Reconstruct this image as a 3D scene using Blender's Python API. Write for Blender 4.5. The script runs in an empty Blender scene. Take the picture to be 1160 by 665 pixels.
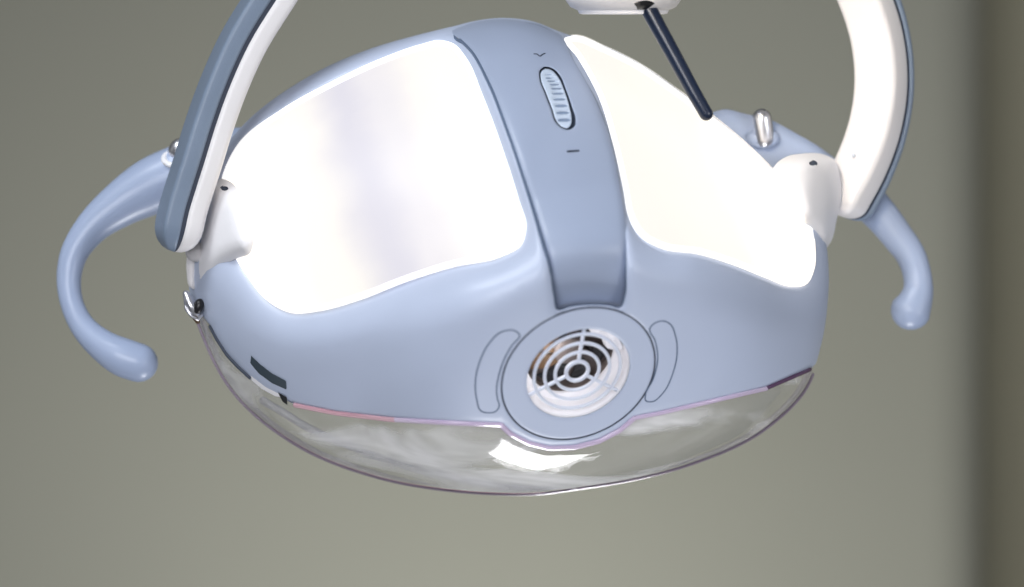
import bpy, math
import numpy as np
from mathutils import Vector, Matrix
from mathutils.geometry import delaunay_2d_cdt

SC = bpy.context.scene
COL = SC.collection
S = 0.0005            # metres per unit of the plan the lamp is drawn on (about half a millimetre)
D = 3000.0            # camera distance in the same units

def P(u, v, w):
    k = (D - w) / D
    return Vector(((u - 580.0) * S * k, -w * S, (332.5 - v) * S * k))

# ------------------------------------------------------------------ materials
def mat(name, color, rough=0.4, metal=0.0, coat=0.0, trans=0.0, ior=1.45, emit=None, estr=0.0,
        bump=0.0, bscale=900.0, var=0.0, vscale=30.0, spec=0.5, sss=0.0):
    m = bpy.data.materials.new(name); m.use_nodes = True
    nt = m.node_tree; b = nt.nodes['Principled BSDF']
    b.inputs['Base Color'].default_value = (*color, 1)
    b.inputs['Roughness'].default_value = rough
    b.inputs['Metallic'].default_value = metal
    b.inputs['Coat Weight'].default_value = coat
    b.inputs['Coat Roughness'].default_value = 0.15
    b.inputs['Transmission Weight'].default_value = trans
    b.inputs['IOR'].default_value = ior
    b.inputs['Specular IOR Level'].default_value = spec
    if emit:
        b.inputs['Emission Color'].default_value = (*emit, 1)
        b.inputs['Emission Strength'].default_value = estr
    tc = nt.nodes.new('ShaderNodeTexCoord')
    if bump:
        n = nt.nodes.new('ShaderNodeTexNoise'); n.inputs['Scale'].default_value = bscale
        n.inputs['Detail'].default_value = 3
        nt.links.new(tc.outputs['Object'], n.inputs['Vector'])
        bp = nt.nodes.new('ShaderNodeBump'); bp.inputs['Strength'].default_value = bump
        bp.inputs['Distance'].default_value = 0.001
        nt.links.new(n.outputs['Fac'], bp.inputs['Height'])
        nt.links.new(bp.outputs['Normal'], b.inputs['Normal'])
    if var:
        n = nt.nodes.new('ShaderNodeTexNoise'); n.inputs['Scale'].default_value = vscale
        n.inputs['Detail'].default_value = 4
        nt.links.new(tc.outputs['Object'], n.inputs['Vector'])
        mx = nt.nodes.new('ShaderNodeMix'); mx.data_type = 'RGBA'
        mx.inputs[6].default_value = (*[c * (1 - var) for c in color], 1)
        mx.inputs[7].default_value = (*[min(1, c * (1 + var)) for c in color], 1)
        nt.links.new(n.outputs['Fac'], mx.inputs[0])
        nt.links.new(mx.outputs[2], b.inputs['Base Color'])
        rr = nt.nodes.new('ShaderNodeMapRange')
        rr.inputs['To Min'].default_value = rough * 0.85; rr.inputs['To Max'].default_value = min(1, rough * 1.2)
        nt.links.new(n.outputs['Fac'], rr.inputs['Value'])
        nt.links.new(rr.outputs[0], b.inputs['Roughness'])
    return m

M = {}
M['housing'] = mat('satin_blue_grey_plastic', (0.465, 0.525, 0.665), 0.42, bump=0.05, bscale=1500, var=0.03, coat=0.1)
M['band'] = mat('darker_blue_grey_plastic', (0.33, 0.385, 0.51), 0.40, bump=0.06, bscale=1500, var=0.03, coat=0.1)
M['handle'] = mat('soft_blue_rubber', (0.345, 0.415, 0.575), 0.36, bump=0.08, bscale=1200, var=0.05, coat=0.15)
M['yoke'] = mat('pale_lilac_plastic', (0.73, 0.71, 0.715), 0.36, bump=0.05, bscale=1200, var=0.03)
M['trim'] = mat('slate_blue_plastic', (0.175, 0.225, 0.305), 0.38, bump=0.08, bscale=1200, var=0.05)
M['bracket'] = mat('white_plastic', (0.80, 0.79, 0.81), 0.35, bump=0.04, bscale=1200, var=0.02)
M['white'] = mat('bright_white_plastic', (0.88, 0.87, 0.90), 0.35, var=0.02)
M['grille'] = mat('pale_grille_plastic', (0.66, 0.70, 0.80), 0.35, var=0.03)
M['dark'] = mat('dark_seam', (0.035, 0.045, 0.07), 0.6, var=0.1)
M['seam'] = mat('grey_seam', (0.10, 0.14, 0.22), 0.6, var=0.1)
M['slot'] = mat('dark_slate_window', (0.045, 0.065, 0.085), 0.25, var=0.1)
M['chrome'] = mat('chrome', (0.74, 0.74, 0.78), 0.33, metal=1.0)
M['black'] = mat('black_plastic', (0.012, 0.012, 0.014), 0.3, var=0.1)
M['rod'] = mat('navy_lacquered_rod', (0.007, 0.014, 0.036), 0.32, coat=0.3, var=0.1)
M['fan'] = mat('brown_fan_plastic', (0.16, 0.13, 0.12), 0.4, var=0.3, vscale=80)
M['brown'] = mat('amber_brown_board', (0.10, 0.055, 0.025), 0.5, var=0.3, vscale=80)
M['wheel'] = mat('pale_wheel_plastic', (0.52, 0.60, 0.72), 0.35, var=0.02)
M['groove_shade'] = mat('shaded_blue_grey_groove', (0.20, 0.26, 0.37), 0.45, var=0.03)
M['reflector'] = mat('silvered_reflector', (0.85, 0.85, 0.88), 0.12, metal=1.0)
M['acrylic'] = mat('clear_acrylic', (0.97, 0.97, 0.975), 0.02, trans=1.0, ior=1.47, bump=1.0, bscale=16)
def reflection_haze(m):  # white reflections and haze painted into the shield as milky streaks
    nt = m.node_tree; b = nt.nodes['Principled BSDF']; tc = nt.nodes.new('ShaderNodeTexCoord')
    mp = nt.nodes.new('ShaderNodeMapping'); mp.inputs['Rotation'].default_value = (0, 0.35, 0); mp.inputs['Scale'].default_value = (10, 18, 46)
    n = nt.nodes.new('ShaderNodeTexNoise'); n.inputs['Scale'].default_value = 0.8; n.inputs['Detail'].default_value = 3; n.inputs['Distortion'].default_value = 0.7
    nt.links.new(tc.outputs['Object'], mp.inputs[0]); nt.links.new(mp.outputs[0], n.inputs['Vector'])
    r = nt.nodes.new('ShaderNodeMapRange'); r.inputs['From Min'].default_value = 0.47; r.inputs['From Max'].default_value = 0.68
    r.inputs['To Min'].default_value = 0.93; r.inputs['To Max'].default_value = 0.35
    nt.links.new(n.outputs['Fac'], r.inputs['Value']); nt.links.new(r.outputs[0], b.inputs['Transmission Weight'])
reflection_haze(M['acrylic'])
M['lilac_fringe'] = mat('lilac_fringe_acrylic', (0.74, 0.61, 0.80), 0.10, trans=0.3, ior=1.49)
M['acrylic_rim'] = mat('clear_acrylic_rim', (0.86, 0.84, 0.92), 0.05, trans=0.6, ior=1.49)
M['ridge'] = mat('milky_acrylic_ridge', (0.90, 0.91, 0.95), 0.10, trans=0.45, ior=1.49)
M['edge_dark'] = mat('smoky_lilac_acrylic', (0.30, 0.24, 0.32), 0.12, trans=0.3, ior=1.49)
M['rose_fringe'] = mat('rose_fringe_acrylic', (0.76, 0.45, 0.52), 0.12, trans=0.3, ior=1.49)
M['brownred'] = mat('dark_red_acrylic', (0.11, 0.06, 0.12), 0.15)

def diffuser_mat():
    # frosted panel lit by lamps inside; the faint bands are the reflector seen through it
    m = bpy.data.materials.new('glowing_frosted_panel'); m.use_nodes = True
    nt = m.node_tree; b = nt.nodes['Principled BSDF']
    b.inputs['Base Color'].default_value = (0.07, 0.07, 0.07, 1)
    b.inputs['Roughness'].default_value = 0.5
    tc = nt.nodes.new('ShaderNodeTexCoord')
    sx = nt.nodes.new('ShaderNodeSeparateXYZ'); nt.links.new(tc.outputs['Object'], sx.inputs[0])
    n = nt.nodes.new('ShaderNodeTexNoise'); n.inputs['Scale'].default_value = 26; n.inputs['Detail'].default_value = 3
    nt.links.new(tc.outputs['Object'], n.inputs['Vector'])
    def mth(op, a, b_, c_=None):
        q = nt.nodes.new('ShaderNodeMath'); q.operation = op
        for i, v_ in enumerate((a, b_, c_)):
            if v_ is None: continue
            if isinstance(v_, (int, float)): q.inputs[i].default_value = v_
            else: nt.links.new(v_, q.inputs[i])
        return q.outputs[0]
    x = mth('MULTIPLY_ADD', sx.outputs[2], 0.37, sx.outputs[0])
    x = mth('MULTIPLY_ADD', n.outputs['Fac'], 0.02, x)
    x = mth('ADD', x, 0.14)
    cr = nt.nodes.new('ShaderNodeValToRGB'); cr.color_ramp.interpolation = 'EASE'
    e = cr.color_ramp.elements
    LIT = (1.02, 0.975, 0.89, 1); DIM = (0.70, 0.68, 0.755, 1); HOT = (2.3, 2.0, 1.6, 1)
    e[0].position = 0.0; e[0].color = (1.5, 1.4, 1.25, 1); e[1].position = 0.088; e[1].color = DIM
    for p_, c_ in ((0.05, LIT), (0.108, (0.81, 0.78, 0.81, 1)), (0.15, LIT), (0.19, (0.96, 0.92, 0.84, 1)), (0.23, (0.94, 0.90, 0.835, 1)), (0.27, LIT), (0.315, HOT)):
        k = e.new(p_); k.color = c_
    nt.links.new(x, cr.inputs[0])
    nt.links.new(cr.outputs[0], b.inputs['Emission Color'])
    b.inputs['Emission Strength'].default_value = DIFF_STR
    return m
DIFF_STR = 1.0
M['diffuser'] = diffuser_mat()
M['edge_glow'] = mat('edge_glow_plastic', (0.80, 0.81, 0.86), 0.4, trans=0.0, emit=(1.0, 0.985, 0.96), estr=0.80)  # panel glow on the surrounding lip, put in as emission

# ------------------------------------------------------------------ object helpers
def tag(o, label=None, cat=None, group=None, kind=None):
    if label: o['label'] = label
    if cat: o['category'] = cat
    if group: o['group'] = group
    if kind: o['kind'] = kind
    return o

def empty(name, loc, label, cat):
    o = bpy.data.objects.new(name, None); COL.objects.link(o); o.location = loc
    o.empty_display_size = 0.02
    return tag(o, label, cat)

def link(name, verts, faces, material, parent=None, smooth=True, auto=None):
    me = bpy.data.meshes.new(name)
    me.from_pydata([tuple(v) for v in verts], [], faces); me.update()
    me.materials.append(M[material] if isinstance(material, str) else material)
    if smooth: me.polygons.foreach_set('use_smooth', [True] * len(me.polygons))
    if auto:
        try: me.set_sharp_from_angle(angle=math.radians(auto))
        except Exception: pass
    o = bpy.data.objects.new(name, me); COL.objects.link(o)
    if parent:
        o.parent = parent
        wm = Matrix.Identity(4); q = parent
        while q: wm = Matrix.Translation(q.location) @ wm; q = q.parent
        off = wm.to_translation()
        for vx in me.vertices: vx.co -= off
    return o

# ------------------------------------------------------------------ plan curves
def spline(pts, closed=True, step=3.0):
    """centripetal-ish Catmull-Rom through the points, resampled evenly"""
    p = np.array(pts, float); n = len(p); out = []
    m = n if closed else n - 1
    for i in range(m):
        if closed:
            p0, p1, p2, p3 = p[(i - 1) % n], p[i], p[(i + 1) % n], p[(i + 2) % n]
        else:
            p0, p1, p2, p3 = p[max(i - 1, 0)], p[i], p[i + 1], p[min(i + 2, n - 1)]
        for t in np.linspace(0, 1, 14, endpoint=False):
            L = np.linalg.norm(p2[:2] - p1[:2])
            def tan(a, b, c):
                la = np.linalg.norm((b - a)[:2]) + 1e-6; lc = np.linalg.norm((c - b)[:2]) + 1e-6
                return ((b - a) / la * lc + (c - b) / lc * la) / (la + lc)
            m1 = tan(p0, p1, p2) * L if (p0 != p1).any() else (p2 - p1)
            m2 = tan(p1, p2, p3) * L if (p3 != p2).any() else (p2 - p1)
            h00 = 2*t**3 - 3*t**2 + 1; h10 = t**3 - 2*t**2 + t; h01 = -2*t**3 + 3*t**2; h11 = t**3 - t**2
            out.append(h00*p1 + h10*m1 + h01*p2 + h11*m2)
    if not closed: out.append(p[-1])
    return resample(np.array(out), step, closed)

def resample(q, step, closed):
    if closed: q = np.vstack([q, q[:1]])
    d = np.linalg.norm(np.diff(q[:, :2], axis=0), axis=1) + 1e-9
    c = np.concatenate([[0], np.cumsum(d)])
    n = max(8, int(round(c[-1] / step)))
    t = np.linspace(0, c[-1], n + 1)
    r = np.stack([np.interp(t, c, q[:, k]) for k in range(q.shape[1])], 1)
    return r[:-1] if closed else r

def inside(poly, pts):
    x, y = pts[:, 0], pts[:, 1]; r = np.zeros(len(pts), bool)
    a = poly; b = np.roll(poly, -1, 0)
    for (x1, y1), (x2, y2) in zip(a, b):
        if y1 == y2: continue
        c = ((y1 > y) != (y2 > y)) & (x < (x2 - x1) * (y - y1) / (y2 - y1) + x1)
        r ^= c
    return r

def dist(poly, pts, closed=True):
    a = poly; b = np.roll(poly, -1, 0)
    if not closed: a, b = poly[:-1], poly[1:]
    out = np.full(len(pts), 1e9)
    for i in range(0, len(pts), 4000):
        q = pts[i:i + 4000][:, None, :]
        ab = (b - a)[None]; ap = q - a[None]
        t = np.clip((ap * ab).sum(2) / ((ab ** 2).sum(2) + 1e-12), 0, 1)
        out[i:i + 4000] = np.sqrt(((ap - t[..., None] * ab) ** 2).sum(2)).min(1)
    return out

# ------------------------------------------------------------------ the lamp's dome
OUT = spline([(214,335),(211,290),(219,240),(240,185),(273,142),(341,90),(416,55),(470,39),(511,29),(540,22),(570,19),
              (600,22),(638,36),(696,56),(744,83),(783,111),(812,133),(841,157),(877,191),(912,225),(934,262),(940,300),
              (939,345),(932,390),(914,440),(868,486),(781,527),(712,545),(655,554),(609,560),(560,560),(517,557),(426,541),(336,505),
              (263,444),(225,370)])
CEN = np.array([590.0, 300.0]); HT = 280.0
_d = OUT - CEN; _a = np.arctan2(_d[:, 1], _d[:, 0]); _r = np.hypot(_d[:, 0], _d[:, 1]); _o = np.argsort(_a)
_a, _r = _a[_o], _r[_o]
TH = np.linspace(-math.pi, math.pi, 1441)
RR = np.interp(TH, np.concatenate([_a - 2*math.pi, _a, _a + 2*math.pi]), np.tile(_r, 3))
_k = np.exp(-0.5 * (np.arange(-20, 21) / 8.0) ** 2); _k /= _k.sum()
RR = np.convolve(np.concatenate([RR[-21:-1], RR, RR[1:21]]), _k, 'same')[20:-20] + 1.0
# the round vent cap lies in a flat of its own
VC = np.array([655.0, 423.0]); MJ = np.array([0.891, -0.454]); MN = np.array([0.454, 0.891]); SQ = 0.77
def rd(pts):
    d = pts - VC
    return np.hypot(d @ MJ, (d @ MN) / SQ)
def vpt(r, t):
    return VC + r * (math.cos(t) * MJ + SQ * math.sin(t) * MN)
GX, GY = -0.30, -0.68
def radial(pts):
    d = pts - CEN; a = np.arctan2(d[:, 1], d[:, 0])
    r = np.hypot(d[:, 0], d[:, 1]) / np.interp(a, TH, RR)
    return HT * np.clip(1 - np.clip(r, 0, 1) ** 2, 0, 1) ** 0.58
W0 = float(radial(VC[None])[0])
def dome(pts):
    pts = np.atleast_2d(np.asarray(pts, float)[..., :2])
    w = radial(pts)
    t = np.clip((270 - rd(pts)) / (270 - 92), 0, 1); t = t * t * (3 - 2 * t)
    pl = W0 + (pts - VC) @ np.array([GX, GY])
    return w * (1 - t) + pl * t

def panel(name, poly, material, parent, off=None, holes=(), rings=(1, 2.5, 5, 9, 14), grid=6.0,
          skirt=10.0, thick=None, base=dome, auto=None):
    loops = [poly] + list(holes)
    P2, E = [], []
    for lp in loops:
        s = len(P2); n = len(lp)
        P2 += [tuple(q) for q in lp]; E += [(s + i, s + (i + 1) % n) for i in range(n)]
    extra = []
    for lp in loops:
        nx = np.roll(lp, -1, 0) - np.roll(lp, 1, 0); nx /= np.linalg.norm(nx, axis=1)[:, None] + 1e-9
        nr = np.stack([nx[:, 1], -nx[:, 0]], 1)
        for k, rr in enumerate(rings):
            st = 1 if rr < 4 else 2
            for sg in (1, -1): extra.append((lp[::st] + sg * nr[::st] * rr, rr))
    lo, hi = poly.min(0), poly.max(0)
    gx, gy = np.meshgrid(np.arange(lo[0], hi[0], grid), np.arange(lo[1], hi[1], grid * 0.866))
    gx = gx + (np.arange(gx.shape[0]) % 2)[:, None] * grid / 2
    allp = np.vstack([e[0] for e in extra] + [np.stack([gx.ravel(), gy.ravel()], 1)])
    mind = np.concatenate([np.full(len(e[0]), e[1] - 0.2) for e in extra] + [np.full(gx.size, rings[-1] + grid * 0.5)])
    ok = inside(poly, allp)
    for h in holes: ok &= ~inside(h, allp)
    allp, mind = allp[ok], mind[ok]
    dd = np.min([dist(lp, allp) for lp in loops], axis=0)
    allp = allp[dd >= mind]
    P2 += [tuple(q) for q in allp]
    r = delaunay_2d_cdt([Vector(q) for q in P2], E, [], 0, 1e-4)
    V = np.array([tuple(q) for q in r[0]]); F = [tuple(f) for f in r[2]]
    cen = np.array([V[list(f)].mean(0) for f in F])
    ok = inside(poly, cen)
    for h in holes: ok &= ~inside(h, cen)
    F = [f if (V[f[1]][0]-V[f[0]][0])*(V[f[2]][1]-V[f[0]][1]) - (V[f[1]][1]-V[f[0]][1])*(V[f[2]][0]-V[f[0]][0]) < 0 else f[::-1]
         for f, o in zip(F, ok) if o]
    w = base(V) + (off(V) if off else 0)
    verts = [P(V[i, 0], V[i, 1], w[i]) for i in range(len(V))]
    faces = [tuple(f) for f in F]
    cnt = {}
    for f in F:
        for i in range(len(f)):
            e = (f[i], f[(i + 1) % len(f)]); cnt[e] = 1
    bd = [e for e in cnt if (e[1], e[0]) not in cnt]
    n0 = len(verts)
    if thick:
        verts += [P(V[i, 0], V[i, 1], w[i] - thick) for i in range(len(V))]
        faces += [tuple(i + n0 for i in f[::-1]) for f in F]
        faces += [(b, a, a + n0, b + n0) for a, b in bd]
    elif skirt:
        idx = {}
        for a, b in bd:
            for q in (a, b):
                if q not in idx:
                    idx[q] = len(verts); verts.append(P(V[q, 0], V[q, 1], w[q] - skirt))
        faces += [(b, a, idx[a], idx[b]) for a, b in bd]
    return link(name, verts, faces, material, parent, auto=auto or 60)

def roll(d, rad, depth):
    t = np.clip(1 - d / rad, 0, 1)
    return -depth * t ** 2

def tube(name, pts, rad, material, parent, closed=False, seg=14, cap=True, flat=1.0):
    """round bar along (u, v, w[, r]) points; ends rounded"""
    p = np.array(pts, float)
    R = p[:, 3] if p.shape[1] > 3 else np.full(len(p), rad)
    W = [P(*q[:3]) for q in p]; n = len(W)
    rings = []
    ref = Vector((0, -1, 0.13)).normalized()
    cs = []
    for i in range(n):
        t = (W[(i + 1) % n] - W[(i - 1) % n]) if closed else (W[min(i + 1, n - 1)] - W[max(i - 1, 0)])
        t.normalize(); b = t.cross(ref)
        if b.length < 0.1: b = t.cross(Vector((1, 0, 0)))
        b.normalize(); c = b.cross(t).normalized(); cs.append((W[i], t, b, c, R[i] * S))
    if not closed and cap:
        def ends(k, sg):
            w, t, b, c, r = cs[k]; o = []
            for a in (18, 36, 54, 72, 86):
                a = math.radians(a); o.append((w + t * sg * r * math.sin(a), t, b, c, r * math.cos(a)))
            return o
        cs = ends(0, -1)[::-1] + cs + ends(n - 1, 1)
    verts, faces = [], []
    for w, t, b, c, r in cs:
        for k in range(seg):
            a = 2 * math.pi * k / seg
            verts.append(w + b * math.cos(a) * r + c * math.sin(a) * r * flat)
    m = len(cs)
    for i in range(m if closed else m - 1):
        for k in range(seg):
            j = (i + 1) % m
            faces.append((i*seg + k, i*seg + (k+1) % seg, j*seg + (k+1) % seg, j*seg + k))
    if not closed:
        faces.append(tuple(range(seg))[::-1]); faces.append(tuple((m-1)*seg + k for k in range(seg)))
    return link(name, verts, faces, material, parent)

def on(pts, lift, closed=True, step=2.5, r=None, sharp=False):
    q = resample(np.array(pts, float), step, closed) if sharp else spline(pts, closed, step)
    w = dome(q) + lift
    return np.column_stack([q[:, :2], w])

def ellipsoid(name, c, r, material, parent, rot=0.0):
    verts, faces = [], []; A, B = 24, 14
    for i in range(B + 1):
        f = math.pi * i / B
        for k in range(A):
            a = 2 * math.pi * k / A
            x, y, z = r[0]*math.sin(f)*math.cos(a), r[1]*math.cos(f), r[2]*math.sin(f)*math.sin(a)
            verts.append(P(c[0] + x*math.cos(rot) - y*math.sin(rot), c[1] + x*math.sin(rot) + y*math.cos(rot), c[2] + z))
    for i in range(B):
        for k in range(A):
            faces.append((i*A + k, (i+1)*A + k, (i+1)*A + (k+1) % A, i*A + (k+1) % A))
    return link(name, verts, faces, material, parent)

# ------------------------------------------------------------------ LAMP HEAD
lamp = empty('dental_lamp_head', P(585, 300, 0),
             'blue grey dental lamp head with two glowing white panels and a round vent', 'dental lamp')

DL = spline([(500,46),(514,50),(528,66),(546,107),(568,166),(587,226),(595,256),(589,277),(568,289),(514,301),(460,318),(406,339),
             (362,351),(330,353),(303,339),(281,312),(262,280),(247,240),(252,200),(270,163),(319,124),(379,91),(438,64),(475,51)])
DR = spline([(640,43),(655,66),(679,111),(694,160),(706,212),(713,246),(725,266),(749,280),(792,287),(831,299),(869,314),
             (896,323),(912,321),(921,304),(922,280),(917,250),(902,222),(873,190.5),(840,159),(808,132.5),(770,104),(721,71),(684,53),(650,41)])
BAND = spline([(512,35),(530,52),(552,90),(573,144),(595,209),(611,263),(621,300),(626,335),(630,353),(648,349),(670,347),(690,348),(705,350),
               (710,335),(711,309),(710,260),(703,212),(691,155),(672,107),(650,68),(633,38),(615,28),(592,23),(568,21),(545,23),(526,28)], step=2.5)
BANDHOLE = spline([(515,41),(531,54),(553,91),(574,144),(596,209),(612,263),(622,300),(627,335),(631,351),(648,347.6),(670,345.6),(690,346.6),(703,348.5),
               (708.5,335),(709.5,309),(708.5,260),(701.5,212),(689.5,155),(670.5,107),(648,70),(630,41),(612,31),(590,26.5),(568,25),(545,27),(527,32)], step=2.5)
LOWEDGE = [(239,369),(247,384),(258,401),(270,414),(284,427),(300,440),(316,448),(335,457),(381,466),(441,473),(514,477),(550,478.5),(568,479),
           (578,489),(599,500),(623,505.5),(650,504.5),(678,497.5),(702,485),(718,471.5),(747,466),(799,454),(868,438),(917,417)]
# housing outline: the dome's rim above, the clear shield's edge below
i0 = int(np.argmin(np.hypot(OUT[:, 0] - 925, OUT[:, 1] - 412))); i1 = int(np.argmin(np.hypot(OUT[:, 0] - 217, OUT[:, 1] - 342)))
up = []
k = i1
while True:
    up.append(OUT[k]); 
    if k == i0: break
    k = (k + 1) % len(OUT)
up = np.array(up); up = CEN + (up - CEN) * 0.9955
lowe = resample(np.array(LOWEDGE, float), 3.0, False)
# soften the corners of the lower edge a little
for _ in range(1):
    lowe[1:-1] = 0.25 * lowe[:-2] + 0.5 * lowe[1:-1] + 0.25 * lowe[2:]
HOUS = resample(np.vstack([up, lowe[::-1]]), 3.0, True)
circle = lambda r, n=120: np.array([vpt(r, 2*math.pi*i/n) for i in range(n)])
VHOLE = circle(91.6, 190)

lowpath = lowe
def lipR(pts):
    # wide soft roll towards the panels along their lower side, tight roll along the rim
    t = np.clip((pts[:, 1] - 235) / 70, 0, 1); t = t*t*(3-2*t)
    return 13 + 27 * t
def housing_off(pts):
    d1, d2 = dist(DL, pts), dist(DR, pts)
    R = lipR(pts)
    o = roll(d1, R, 15 + 7*(R-13)/27) + roll(d2, R, 15 + 7*(R-13)/27)
    db = dist(BANDHOLE, pts)
    tb = np.clip((pts[:, 1] - 240) / 80, 0, 1)
    o += roll(db, 3 + 9*tb, 2.5 + 3.5*tb)
    o += roll(dist(lowpath, pts, False), 5, 3.0)
    o += roll(np.abs(rd(pts) - 91.6), 1.8, 1.0)
    # broad shoulder under the glowing panels
    sh = np.clip((pts[:, 1]-290)/80, 0, 1)
    o += 4 * sh * np.exp(-((np.minimum(d1, d2) - 50) / 26) ** 2)
    return o
housing = panel('housing', HOUS, 'housing', lamp, housing_off, holes=[DL, DR, BANDHOLE, VHOLE],
                rings=(0.9, 2.2, 4.2, 7, 11, 16, 22, 30, 38), grid=6, skirt=14)

def grow(poly, d):
    nx = np.roll(poly, -1, 0) - np.roll(poly, 1, 0); nx /= np.linalg.norm(nx, axis=1)[:, None]
    nr = np.stack([nx[:, 1], -nx[:, 0]], 1)
    c = poly + nr * d
    if (np.abs(_area(c)) > np.abs(_area(poly))) != (d > 0): c = poly - nr * d
    return c
def _area(p): return 0.5 * np.sum(p[:, 0]*np.roll(p[:, 1], -1) - np.roll(p[:, 0], -1)*p[:, 1])

for nm, poly, lb in (('left', DL, 'left glowing frosted panel'), ('right', DR, 'right glowing frosted panel')):
    base_in = (lambda pl: (lambda V: -17 + 5 * np.clip(dist(pl, V) / 60, 0, 1)))(poly)
    bz = None
    t_ = panel('light_panel', grow(poly, 1.5), 'diffuser', lamp, base_in, rings=(2, 5, 10), grid=8, skirt=4)
    tag(t_, lb)
    panel('panel_edge_glow', grow(poly, 1.0), 'edge_glow', t_, (lambda pl: (lambda V: housing_off(V) *0 - 14.0 - 2.9*np.clip(dist(pl, V)/9, 0, 1)))(poly),
          holes=[grow(poly, -5.5)], rings=(1.5, 3), grid=50, skirt=0)  # ring that imitates the panel's glow on the lip

def band_off(V):
    t = np.clip((V[:, 1] - 190) / 160, 0, 1); t = t**1.7
    lift = 3.5 - 30 * t
    return lift + roll(dist(BAND, V), 9, 4.5)
DIAL = spline([(611,87),(611.6,79.5),(617,75.7),(625,77),(634,85),(641,101),(648,121),(652,135),(651,143),(645.5,146.8),(637.6,145.6),
               (629.7,139),(624,123.5),(617,105.5)], step=1.6)
band = panel('centre_band', BAND, 'band', lamp, lambda V: band_off(V) + roll(dist(DIAL, V), 2.5, 1.5), holes=[DIAL],
             rings=(0.8, 2, 4, 7, 11), grid=6, skirt=10)
seamp = on(BANDHOLE, 0)
sw = seamp.copy(); sw[:, 2] += -6 - np.interp(sw[:, 1], [200, 350], [0, 14])
tube('band_seam', sw, 1.6, 'seam', lamp, closed=True, seg=8)
lf = spline([(521,45),(532,56),(552,91),(573,144),(595,209),(611,263),(621,300),(626,336),(629,351)], False, 2.5)
tube('band_seam', np.column_stack([lf, dome(lf) + 0.2 - np.interp(lf[:, 1], [240, 350], [0, 9])]), 1.5, 'seam', lamp, seg=8)

# the ribbed size dial in its slot
WH = spline([(612.5,88),(613,81),(617.5,77.7),(624,79),(632,87),(639,102),(645,121),(647.5,134),(646,142.5),(643,145.2),(638,144.4),
             (631,138),(625.5,123),(618.5,105)], step=1.2)
dents = [(622,85.0,4,1.0),(625,88.6,5,1.3),(628.3,93.0,6,1.6),(630.8,98.2,6.6,1.9),(632.4,104.3,7.2,2.1),(634,111.4,7.6,2.3),(636,119.3,7.8,2.5),(637.6,127.8,8,2.6),(639,136.5,8,2.7)]
def wheel_off(V):
    s = (V[:, 1] - 112) / 36
    o = 1.5 - 6.5 * s**2 * 0.6 + roll(dist(WH, V), 2.2, 1.5)
    for cx, cy, hw, hh in dents:
        dx = V[:, 0] - cx; dy = V[:, 1] - cy + 0.05 * dx
        o -= 4.0 * np.exp(-((dx/hw)**4) - (dy/hh)**2)
    return o
dial = panel('size_dial', WH, 'wheel', band, wheel_off, rings=(0.7, 1.5), grid=0.75, skirt=12)
dial.data.materials.append(M['groove_shade'])  # shade in the dents painted with a darker material
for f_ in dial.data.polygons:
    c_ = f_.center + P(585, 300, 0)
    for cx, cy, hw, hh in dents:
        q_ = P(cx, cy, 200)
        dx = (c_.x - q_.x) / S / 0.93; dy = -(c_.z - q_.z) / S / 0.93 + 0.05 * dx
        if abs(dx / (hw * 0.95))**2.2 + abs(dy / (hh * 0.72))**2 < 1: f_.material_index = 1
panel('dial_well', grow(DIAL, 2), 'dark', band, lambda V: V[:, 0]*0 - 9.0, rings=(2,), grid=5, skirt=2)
bl = lambda pts: float(0)
def on_band(pts, lift, sharp=True, closed=False):
    q = resample(np.array(pts, float), 1.0, closed)
    return np.column_stack([q, dome(q) + band_off(q) + lift])
tube('dial_mark', on_band([(605,61.2),(608.5,61.4),(611.6,64.0),(614.5,61.6),(617.2,60.6)], 0.0), 0.75, 'dark', band, seg=8)
tube('dial_mark', on_band([(643.2,171.6),(655,170.9)], 0.0), 1.25, 'dark', band, seg=8)

# vent
vent = panel('vent_cap', circle(90.0, 180), 'housing', lamp, lambda V: roll(90 - rd(V), 1.8, 1.0) + roll(rd(V) - 61, 2.2, 1.4),
             holes=[circle(61, 130)], rings=(0.8, 2, 5), grid=7, skirt=8)
c = circle(90.8, 190); tube('cap_seam', np.column_stack([c, dome(c) - 1.6]), 1.0, 'dark', vent, closed=True, seg=8)
NV = np.array([-GX, -GY, 1.0]); NV /= np.linalg.norm(NV)
def vp(r, t, depth):
    q = vpt(r, t); w = W0 + (q - VC) @ np.array([GX, GY])
    return np.array([q[0] - NV[0]*depth, q[1] - NV[1]*depth, w - NV[2]*depth])
def lathe_vent(name, prof, material, parent, n=96, cap=False):
    vs, fs = [], []
    for (r, d) in prof:
        for k in range(n): vs.append(P(*vp(r, 2*math.pi*k/n, d)))
    for i in range(len(prof) - 1):
        for k in range(n):
            fs.append((i*n + k, i*n + (k+1) % n, (i+1)*n + (k+1) % n, (i+1)*n + k))
    if cap: fs.append(tuple((len(prof)-1)*n + k for k in range(n)))
    return link(name, vs, fs, material, parent, auto=40)
lathe_vent('vent_well', [(61.2, 1), (60.5, 6), (58, 34), (52, 38), (52, 42)], 'white', vent)
lathe_vent('vent_floor', [(53, 41), (53, 56), (1, 56)], 'fan', vent, cap=True)
def ringmesh(r, d, tr, name, parent, m='grille'):
    vs, fs = [], []; n, g = 96, 10
    for k in range(n):
        t = 2*math.pi*k/n
        for j in range(g):
            a = 2*math.pi*j/g
            vs.append(P(*vp(r + tr*math.cos(a), t, d + tr*1.1*math.sin(a))))
    for k in range(n):
        for j in range(g):
            fs.append((k*g + j, k*g + (j+1) % g, ((k+1) % n)*g + (j+1) % g, ((k+1) % n)*g + j))
    return link(name, vs, fs, m, parent)
grille = ringmesh(13, 5, 2.4, 'vent_grille', vent)
for r_ in (26, 38.5, 51): ringmesh(r_, 5, 2.05, 'grille_ring', grille)
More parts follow.
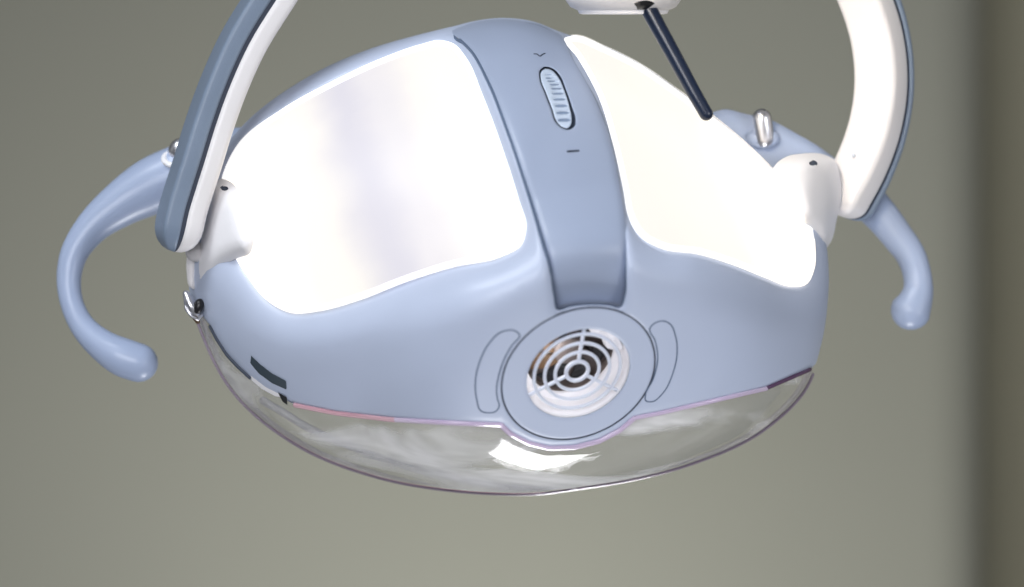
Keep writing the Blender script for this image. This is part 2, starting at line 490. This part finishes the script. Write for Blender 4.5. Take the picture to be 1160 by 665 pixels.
for ang in (-60, 60, 180):
    # spoke directions in the cap's own plane
    t = math.radians(ang)
    tube('grille_spoke', [tuple(vp(r_, t, 6.0)) for r_ in (14, 28, 40, 52, 61)], 2.0, 'grille', grille, seg=8)
vs, fs = [], []
for i in range(13):
    t = math.radians(-42 + i*4.5)
    vs += [P(*vp(r_, t, d_)) for r_, d_ in ((58, 18), (42 + (i % 4 == 0)*4, 24), (40, 40), (58, 42))]
for i in range(12):
    for j in range(4): fs.append((i*4 + j, i*4 + (j+1) % 4, i*4 + 4 + (j+1) % 4, i*4 + 4 + j))
fs += [(3, 2, 1, 0), (48, 49, 50, 51)]
link('duct_ledge', vs, fs, 'white', vent, smooth=False)
fan = ringmesh(15, 50, 3.0, 'fan', vent, 'fan')
lathe_vent('fan_hub', [(17, 54), (17, 46), (14, 44), (1, 44)], 'fan', fan, cap=True)
for k in range(7):
    a0 = 2*math.pi*k/7
    vs = []
    for i in range(6):
        r_ = 17 + i*6.2; tw = a0 + 0.1*i
        vs += [P(*vp(r_, tw, 46)), P(*vp(r_, tw + 0.55, 53)), P(*vp(r_, tw + 0.55, 54)), P(*vp(r_, tw, 47))]
    fs = []
    for i in range(5):
        b = i*4
        for j in range(4): fs.append((b + j, b + (j+1) % 4, b + 4 + (j+1) % 4, b + 4 + j))
    fs += [(0, 1, 2, 3), (23, 22, 21, 20)]
    link('fan_blade', vs, fs, 'brown' if k in (3, 4) else 'black', fan, smooth=False)

# added point light that whitens the vent well
pl_ = bpy.data.lights.new('vent_fill', 'POINT'); pl_.energy = 0.012; pl_.shadow_soft_size = 0.006; pl_.color = (1.0, 0.97, 0.94)
po_ = bpy.data.objects.new('vent_fill', pl_); COL.objects.link(po_); po_.location = P(*vp(26, math.radians(230), 30))
# engraved outlines of the two finger recesses beside the cap
LP1 = [(569,375.5),(584,375),(588.5,379),(580,391),(572,405),(565,425),(562.5,440),(563.5,452),(565.5,460),(562,465.5),(552,467.5),
       (545,465.5),(540,452),(538.5,432),(544,408),(554,389)]
LP2 = [(736,372),(740,367),(754,364),(759,367),(765,380),(767,399),(762,423),(751,445),(738,455),(731,453.5),(731,448),(740,429),(745,405),(742,386)]
for lp in (LP1, LP2):
    q = spline(lp, True, 2.0)
    tube('engraved_outline', np.column_stack([q, dome(q) + housing_off(q) - 0.35]), 0.85, 'seam', housing, closed=True, seg=8)

# sensor slot, small black catches and the gasket on the lower edge
SLOT = resample(np.array([(284.5,403),(295,413),(308,423),(324,431.5),(324.5,441.5),(308,434),(293,423),(283.5,411.5)], float), 2.0, True)
panel('sensor_window', SLOT, 'slot', lamp, lambda V: housing_off(V) + 0.9 , rings=(1,), grid=4, skirt=4)
GLINT = resample(np.array([(284,425),(296,434),(310,441),(324,445),(325,451),(312,449),(297,441),(285,431)], float), 2.0, True)
panel('white_glint', GLINT, 'white', lamp, lambda V: V[:, 0]*0 - 1, rings=(1,), grid=4, skirt=6)  # white strip put in for a reflection on the shield
BIT = resample(np.array([(315,445),(325,450),(325.5,459),(320,455)], float), 1.5, True)
panel('black_catch', BIT, 'black', lamp, lambda V: V[:, 0]*0 + 1.4, rings=(1,), grid=4, skirt=6)
g1 = on(LOWEDGE[:5], -3.5, False, 2.5, sharp=True); g1[:, 0] -= 1.0; g1[:, 1] += 1.0
tube('gasket', g1, 1.9, 'dark', lamp, seg=10)

# ------------------------------------------------------------------ clear shield
low_out = []
k = i0
while True:
    low_out.append(OUT[k])
    if k == i1: break
    k = (k + 1) % len(OUT)
low_out = np.array(low_out)
lo_in = CEN + (low_out - CEN) * 0.992
top_in = resample(np.array(LOWEDGE, float), 3.0, False); top_in = CEN + (top_in - CEN) * 0.945
SH = resample(np.vstack([lo_in, top_in]), 3.0, True)
shield = panel('clear_shield', SH, 'acrylic', lamp, lambda V: V[:, 0]*0 - 9, rings=(1.5, 4, 8), grid=7, thick=6)
FP = CEN + (OUT - CEN) * 0.975
flatb = lambda V: np.zeros(len(V)) - 26.0
q = CEN + (low_out - CEN) * 0.976
tube('shield_rim', np.column_stack([q, q[:, 0]*0 + 14]), 3.4, 'acrylic_rim', shield, seg=12)
q = CEN + (low_out[4:-4] - CEN) * 0.998
tube('shield_edge', np.column_stack([q, q[:, 0]*0 - 2]), 1.8, 'edge_dark', shield, seg=12)
nq = len(low_out); q = CEN + (low_out[int(nq*0.42):int(nq*0.80)] - CEN) * 0.988
tube('shield_lip', np.column_stack([q, q[:, 0]*0 + 8]), 1.5, 'rose_fringe', shield, seg=8)  # rose light fringe painted as a thin tinted tube
q = spline([(300,452),(324,466),(354,484),(396,502),(441,519),(502,534),(550,543),(600,548),(650,549)], False, 4)
tube('inner_ridge', np.column_stack([q, q[:, 0]*0 + 12]), 4.5, 'ridge', shield, seg=12)
# upper edge of the shield, its pink and lilac light fringe painted on with tinted tubes
e2 = on(LOWEDGE[7:13], -4.5, False, 2.5, sharp=True); e2[:, 1] += 1.6
tube('shield_top_edge', e2[:len(e2)//2], 3.2, 'rose_fringe', shield, seg=10)
tube('shield_top_edge', e2[len(e2)//2-1:], 3.2, 'lilac_fringe', shield, seg=10)
e3 = on(LOWEDGE[12:20], -4.5, False, 2.5, sharp=True); e3[:, 1] += 2.2
tube('shield_top_edge', e3, 3.2, 'lilac_fringe', shield, seg=10)
e4 = on(LOWEDGE[19:23], -4.5, False, 2.5, sharp=True); e4[:, 1] += 1.8
tube('shield_top_edge', e4, 2.8, 'lilac_fringe', shield, seg=10)
e5 = on(LOWEDGE[22:], -4.0, False, 2.5, sharp=True); e5[:, 1] += 1.6
tube('shield_top_edge', e5, 2.6, 'brownred', shield, seg=10)
# the silvered dish on the far side, facing the patient
RF = resample(CEN + (HOUS - CEN) * 0.95, 6.0, True)
panel('reflector_dish', RF, 'reflector', lamp, base=lambda V: -6 + 0.22 * radial(V) , rings=(6,), grid=14, skirt=0, thick=4)

# ------------------------------------------------------------------ pivot brackets
BL = spline([(236,202),(250,202),(264,208),(273,226),(280,250),(287,276),(283,287),(268,293),(250,303),(238,316),(229,330),(221,330),
             (217,310),(219,280),(226,240)], step=2.2)
def ear(poly, lift, rad, dep):
    return lambda V: lift + roll(dist(poly, V), rad, dep)
HL = np.array([(254.5 + 4.2*math.cos(a), 213.5 + 2.6*math.sin(a)) for a in np.linspace(0, 2*math.pi, 18, endpoint=False)])
brl = panel('pivot_bracket', BL, 'bracket', lamp, ear(BL, 9, 22, 22), holes=[HL], rings=(1, 3, 6, 10, 15), grid=5, skirt=12)
ellipsoid('screw_hole', (254.5, 214, float(dome([(254.5, 214)])[0]) - 7), (5.5, 4, 3), 'dark', brl)
PLt = spline([(211.5,292),(214,278),(222,274),(224,290),(222,312),(220,328),(215,325),(211.5,310)], step=2)
panel('pivot_plate', PLt, 'yoke', lamp, base=lambda V: np.zeros(len(V)) + 52, off=lambda V: roll(dist(PLt, V), 4, 5), rings=(1, 3), grid=4, skirt=30)
BR = spline([(874,196),(880,185),(892,177),(908,174),(933,175),(945,181),(951,197),(953,221),(948,248),(940,276),(933,284),(925,272),(918,262),
             (907,258),(899,248),(897,232),(888,215)], step=2.2)
HR = np.array([(920.5 + 4.0*math.cos(a), 185 + 2.6*math.sin(a)) for a in np.linspace(0, 2*math.pi, 18, endpoint=False)])
# a lobe that turns away beyond the corner of the dome
WB = float(dome([(898, 225)])[0]) + 4
def br_base(V):
    z = np.log1p(np.exp((V[:, 0] - 915) / 4.0)) * 4.0
    return WB - 0.25*(V[:, 0] - 898) - 1.2*z - 0.004*(V[:, 1] - 225)**2
brr = panel('pivot_bracket', BR, 'bracket', lamp, base=br_base, off=ear(BR, 10, 20, 20), holes=[HR], rings=(1, 3, 6, 10, 14), grid=5, skirt=45)
ellipsoid('screw_hole', (920.5, 185.5, float(br_base(np.array([(920.5, 185.)]))[0]) + 2), (5.5, 4, 3), 'dark', brr)

# ------------------------------------------------------------------ handles
h1 = spline([(222,190,-26,33),(198,199,-28,33),(172,211,-30,32.5),(136,232,-26,26),(104,258,-20,19.5),(83,290,-14,15.5),(78,318,-10,13.8),(82,345,-6,13.2),
             (95,371,-2,14.5),(116,391,2,18),(140,405,4,22),(157,411,4,22)], False, 3)
handle_l = tag(tube('handle', h1, 1, 'handle', lamp, seg=32), 'left hooked blue handle')
h2 = spline([(948,212,-75,23),(975,222,-75,22.5),(996,242,-72,20.5),(1016,267,-68,18.5),(1032,290,-64,17.2),(1039,312,-62,16.5),(1040,329,-60,17.5),(1036,343,-58,20.5),
             (1032,351,-58,23.5)], False, 3)
handle_r = tag(tube('handle', h2, 1, 'handle', lamp, seg=32), 'right hooked blue handle')
HB = spline([(806,128),(818,124),(845,129),(873,136),(900,150),(936,172),(962,196),(966,228),(948,242),(915,235),(870,205)], step=4)
hbr = panel('handle_bracket', HB, 'handle', lamp, base=lambda V: -34 + 0*V[:, 0] - 0.15*(V[:, 0]-880), off=lambda V: roll(dist(HB, V), 12, 11), rings=(1, 3, 6, 10), grid=8, thick=22)
HB2 = spline([(190,182),(225,158),(262,145),(284,146),(300,160),(280,205),(240,225),(205,222)], step=4)
hbl = panel('handle_bracket', HB2, 'handle', lamp, base=lambda V: -24 + 0*V[:, 0], off=lambda V: roll(dist(HB2, V), 12, 11), rings=(1, 3, 6, 10), grid=8, thick=22)
def knob(cx, cy, w, r, h, rot, parent):
    k_ = ellipsoid('clamp_knob', (cx, cy, w), (r, h, r), 'chrome', parent, rot)
    return k_
kn = tube('clamp_knob', [(866,157,-22,10.5),(865,146,-20,11),(863,134,-18,11)], 11, 'chrome', hbr, seg=24)
ellipsoid('knob_flange', (864, 156, -26), (19, 12, 10), 'handle', kn)
kn2 = knob(203, 170, -6, 12, 14, math.radians(25), hbl)
qq = np.array([(201 + 17*math.cos(a)*0.9, 180 + 8*math.sin(a), -2 + 12*math.sin(a)) for a in np.linspace(0, 2*math.pi, 28, endpoint=False)])
tube('knob_collar', qq, 3.4, 'white', kn2, closed=True)

# spring latch under the left bracket
latch = tube('spring_latch', [(211,333,58,4),(214,341,62,6),(219,350,64,6),(223,356,60,4)], 5, 'chrome', lamp, seg=16)
ellipsoid('latch_pin', (225, 347, 66), (6, 9, 6), 'black', latch, 0.3)
tube('latch_spring', [(210,341,60),(211,350,64),(217,358,66),(224,362,62),(228,357,60)], 2.0, 'chrome', latch)
tube('latch_foot', [(221,358,60,4),(224,364,58,3)], 3, 'brown', latch)
tube('edge_clip', [(922,392,30,2.4),(925,384,26,2.2)], 3, 'black', lamp)

# ------------------------------------------------------------------ YOKE
yoke = empty('lamp_yoke', P(640, -205, 40), 'curved two tone arch yoke whose legs hold the dental lamp on both sides', 'yoke')
YP = spline([(203.5,256,92),(207,240,92),(214.5,215,92),(225,182,92),(237,143,90),(254,96,88),(277,46,84),(305.5,0,80),(350,-65,70),(415,-128,58),(500,-175,45),(600,-200,30),
             (700,-200,14),(800,-178,-2),(890,-128,-16),(950,-65,-26),(982,-5,-30),(998,50,-32),(1001,100,-32),(994,145,-32),(977,192,-32),(959,226,-32)], False, 4)
# lateral lines for both moulded halves: the section is a rounded box, turned gradually along the arch
nY = len(YP)
def section(e0, e1, b, rr, n=7):
    """rounded rectangle from e0..e1 across and -b..b along the depth"""
    pts = []
    for (cx, cy, a0) in ((e1-rr, b-rr, 0), (e0+rr, b-rr, 90), (e0+rr, -b+rr, 180), (e1-rr, -b+rr, 270)):
        for i in range(n):
            a = math.radians(a0 + 90*i/(n-1)); pts.append((cx + rr*math.cos(a), cy + rr*math.sin(a)))
    return pts
def yoke_sweep(name, e0, e1, b, rr, material):
    sec = section(e0(0), e1(0), b, rr); m = len(sec); vs, fs = [], []
    L = np.concatenate([[0], np.cumsum(np.linalg.norm(np.diff(YP[:, :2], axis=0), axis=1))]); T = L[-1]
    stations = []
    for i in range(nY): stations.append((YP[i], i, 1.0, 0.0))
    tl = YP[0] - YP[2]; tl /= np.linalg.norm(tl[:2]); tr = YP[-1] - YP[-3]; tr /= np.linalg.norm(tr[:2])
    pre, post = [], []
    for a in (15, 30, 45, 60, 75, 88):
        a_ = math.radians(a)
        pre.append((YP[0] + tl*30*math.sin(a_), 0, math.cos(a_), 0)); post.append((YP[-1] + tr*20*math.sin(a_), nY-1, math.cos(a_), 0))
    for (p, i, sc_, _) in pre[::-1] + stations + post:
        t = YP[min(i+1, nY-1)] - YP[max(i-1, 0)]; t = np.array([t[0], -t[1], t[2]]); t /= np.linalg.norm(t)   # x, up, toward camera
        f = np.clip((L[i]/T - 0.25) / 0.5, 0, 1); th = math.radians(14 + 44*f*f*(3-2*f))
        n0 = np.array([math.sin(th), 0, math.cos(th)]); 
        # keep the depth axis square to the path
        n_ = n0 - t * (n0 @ t); n_ /= np.linalg.norm(n_)
        er = np.cross(n_, t)
        if i < nY//2 and er[0] > 0 and p[1] > -100: er = -er
        # outward = away from the middle of the arch
        out = np.array([p[0]-620, 240-p[1]*-1*-1, 0.0]); 
        if er @ np.array([p[0]-620, -(p[1]-60), 0]) < 0: er = -er
        bsc = 1.0 + 0.12*f
        for (e, z) in section(e0(f), e1(f), b, rr):
            s1 = sc_ ** 0.9 if sc_ < 1 else 1
            off = er*e*s1 + n_*z*bsc*s1
            vs.append(P(p[0] + off[0], p[1] - off[1], p[2] + off[2]))
    k_ = len(stations) + 12
    for i in range(k_-1):
        for j in range(m):
            fs.append((i*m + j, i*m + (j+1) % m, (i+1)*m + (j+1) % m, (i+1)*m + j))
    fs.append(tuple(range(m))[::-1]); fs.append(tuple((k_-1)*m + j for j in range(m)))
    return link(name, vs, fs, material, yoke)
yoke_sweep('inner_shell', lambda f: -24, lambda f: 0.5 + 11*f, 25, 8, 'yoke')
yoke_sweep('outer_shell', lambda f: 2.5 + 11*f, lambda f: 24, 25, 5, 'trim')
yoke_sweep('shell_seam', lambda f: -8, lambda f: 20, 22.5, 6, 'dark')
ellipsoid('cover_screw', (967, 176, -10), (1.8, 2.4, 2), 'grille', yoke)
# pivot stubs
tube('pivot_stub', [(222,285,60),(240,285,50)], 12, 'yoke', yoke)

# ------------------------------------------------------------------ ARM JOINT with rod
joint = empty('ceiling_arm_joint', P(705, -30, 120), 'white capped arm joint above the lamp with a dark navy rod hanging from it', 'arm joint')
def lathe_at(name, cx, w0, prof, material, parent, n=64, tilt=0.0):
    vs, fs = [], []
    for (r, y) in prof:
        for k in range(n):
            a = 2*math.pi*k/n
            x = r*math.cos(a); z = r*math.sin(a)
            vs.append(P(cx + x - tilt*y, y + tilt*x, w0 + z))
    for i in range(len(prof)-1):
        for k in range(n):
            fs.append((i*n + k, (i+1)*n + k, (i+1)*n + (k+1) % n, i*n + (k+1) % n))
    fs.append(tuple(range(n))); fs.append(tuple((len(prof)-1)*n + k for k in range(n))[::-1])
    return link(name, vs, fs, material, parent, auto=50)
lathe_at('joint_housing', 706, 130, [(30,-160),(34,-110),(60,-92),(69,-60),(70,-20),(67,-2),(60,8),(50,12.5),(40,13.5),(6,14)], 'yoke', joint)
lathe_at('joint_base_ring', 706, 130, [(52,11),(50,15.5),(46,16.2),(8,16.5)], 'white', joint)
lathe_at('rod_collar', 722, 168, [(24,-8),(24,4),(20,8),(13,11),(6,12)], 'black', joint)
tube('hanging_rod', [(726,-6,168,9.2),(741,22,170,8.8),(764,64,172,8.3),(785,103,174,7.8),(800,129,175,7.4)], 8, 'rod', joint, seg=24)

# ------------------------------------------------------------------ WALLS
def wall_mat(name, col):
    m = mat(name, col, 0.85, bump=0.25, bscale=60, var=0.04, vscale=2.2)
    return m
M['side'] = wall_mat('brown_olive_paint', (0.56, 0.53, 0.39))
M['wall'] = wall_mat('olive_grey_paint', (0.385, 0.383, 0.318))
Yb = 1.6
def slab(name, a, b, z0, z1, th, material):
    a, b = Vector(a), Vector(b); d = (b - a).normalized(); nrm = Vector((-d.y, d.x, 0)) * th
    vs = [(a.x, a.y, z0), (b.x, b.y, z0), (b.x+nrm.x, b.y+nrm.y, z0), (a.x+nrm.x, a.y+nrm.y, z0),
          (a.x, a.y, z1), (b.x, b.y, z1), (b.x+nrm.x, b.y+nrm.y, z1), (a.x+nrm.x, a.y+nrm.y, z1)]
    fs = [(0,1,5,4),(1,2,6,5),(2,3,7,6),(3,0,4,7),(4,5,6,7),(3,2,1,0)]
    return link(name, vs, fs, material, None, smooth=False)
xc = (1052 - 580) * S * (1.5 + Yb) / 1.5
def wall_strip(name, pts, z0, z1, th, material):
    vs, fs = [], []; n = len(pts)
    for i, (x, y) in enumerate(pts):
        a = Vector(pts[max(i-1, 0)]); b = Vector(pts[min(i+1, n-1)]); d = (b - a).normalized(); nx, ny = -d.y*th, d.x*th
        vs += [(x, y, z0), (x+nx, y+ny, z0), (x+nx, y+ny, z1), (x, y, z1)]
    for i in range(n-1):
        for j in range(4): fs.append((i*4+j, i*4+(j+1) % 4, (i+1)*4+(j+1) % 4, (i+1)*4+j))
    fs += [(0, 1, 2, 3), tuple((n-1)*4 + j for j in (3, 2, 1, 0))]
    return link(name, vs, fs, material, None, auto=30)
# the wall ends in a rounded corner at the right; a darker wall stands farther back beyond it
r_ = 0.075
arc = [(xc + r_*math.sin(t), Yb + r_*(1 - math.cos(t))) for t in np.linspace(0, math.pi/2, 24)]
tag(wall_strip('wall', [(-2.2, Yb), (-1, Yb), (0, Yb)] + arc + [(xc + r_, Yb + 0.3)], -1.4, 1.6, 0.03, 'wall'),
    'plain olive grey painted wall behind the dental lamp', 'wall', kind='structure')
tag(wall_strip('back_wall', [(xc - 0.3, Yb + 0.32), (xc + 2.5, Yb + 0.32)], -1.4, 1.6, 0.1, 'side'),
    'darker brown olive wall beyond the corner at the right edge', 'wall', kind='structure')

# ------------------------------------------------------------------ light
w = bpy.data.worlds.new('World'); SC.world = w; w.use_nodes = True
nt = w.node_tree; bg = nt.nodes['Background']
# unseen surroundings: random bright and dark patches added for reflections
tc = nt.nodes.new('ShaderNodeTexCoord'); no = nt.nodes.new('ShaderNodeTexNoise'); no.inputs['Scale'].default_value = 2.6; no.inputs['Detail'].default_value = 2
nt.links.new(tc.outputs['Generated'], no.inputs['Vector'])
cr = nt.nodes.new('ShaderNodeValToRGB'); cr.color_ramp.elements[0].position = 0.40; cr.color_ramp.elements[0].color = (0.12, 0.125, 0.14, 1)
cr.color_ramp.elements[1].position = 0.62; cr.color_ramp.elements[1].color = (1.0, 1.0, 1.0, 1)
k = cr.color_ramp.elements.new(0.5); k.color = (0.20, 0.23, 0.28, 1)
nt.links.new(no.outputs['Fac'], cr.inputs[0]); nt.links.new(cr.outputs[0], bg.inputs[0]); bg.inputs[1].default_value = 0.36
def area(name, loc, target, size, power, col=(1, 1, 1), sy=None, spread=180):
    l = bpy.data.lights.new(name, 'AREA'); l.energy = power; l.color = col; l.spread = math.radians(spread)
    l.shape = 'RECTANGLE'; l.size = size; l.size_y = sy or size
    o = bpy.data.objects.new(name, l); COL.objects.link(o); o.location = loc
    o.rotation_euler = (Vector(target) - Vector(loc)).to_track_quat('-Z', 'Y').to_euler()
    return o
area('key_light', (-0.9, -0.9, 1.5), (0, 0, 0), 0.9, 4.2, (0.92, 0.96, 1.0), 0.6, 75)  # added softbox out of view, key light from the upper left
area('front_fill', (-0.45, -1.75, 0.30), (0, 0, -0.02), 0.9, 2.6, (0.95, 0.96, 1.0), 0.9, 60)  # added fill from the camera side, brightens the housing
area('wall_fill', (0.03, Yb-0.85, -0.72), (0.03, Yb, 0.05), 0.3, 4.6, (1.0, 0.99, 0.95))  # added light out of view, grades the wall behind the lamp
area('side_fill', (1.2, -1.2, 0.05), (0.1, 0, -0.03), 0.6, 0.9, (0.95, 0.96, 1.0), None, 60)  # added fill from the right for the lower housing
area('warm_fill', (0.0, -0.42, 0.26), (0.205, 0.02, 0.12), 0.08, 0.075, (1.0, 0.83, 0.58), None, 40)  # added warm light out of view, tints the right yoke leg cream
# added unseen light: its reflection is the bright patch low on the clear shield
q0 = np.array([(598., 521.)]); hx = dome(q0 + [[4, 0]])[0] - dome(q0 - [[4, 0]])[0]; hy = dome(q0 + [[0, 4]])[0] - dome(q0 - [[0, 4]])[0]
nn = Vector((-hx/8, -1.0, hy/8)).normalized()
pp = P(598, 521, float(dome(q0)[0]) - 9); vd = (pp - Vector((0, -D*S, 0))).normalized()
rf = vd - 2 * vd.dot(nn) * nn
print('reflect dir', rf)
area('glint_light', pp + rf * 0.9, pp, 0.34, 5.0, (0.97, 0.97, 1.0), 0.26)

# ------------------------------------------------------------------ camera
cam = bpy.data.cameras.new('Camera'); co = bpy.data.objects.new('Camera', cam); COL.objects.link(co)
co.location = (0, -D*S, 0); co.rotation_euler = (math.pi/2, 0, 0)
cam.sensor_width = 36; cam.lens = 36 * (D*S) / (1160*S)
cam.clip_start = 0.05; cam.clip_end = 50
cam.dof.use_dof = True; cam.dof.focus_distance = (D - 110)*S; cam.dof.aperture_fstop = 3.4
SC.camera = co
SC.view_settings.view_transform = 'Standard'; SC.view_settings.look = 'None'
SC.view_settings.exposure = 0.0; SC.view_settings.gamma = 1.0
SC.render.resolution_x = 1024; SC.render.resolution_y = 587
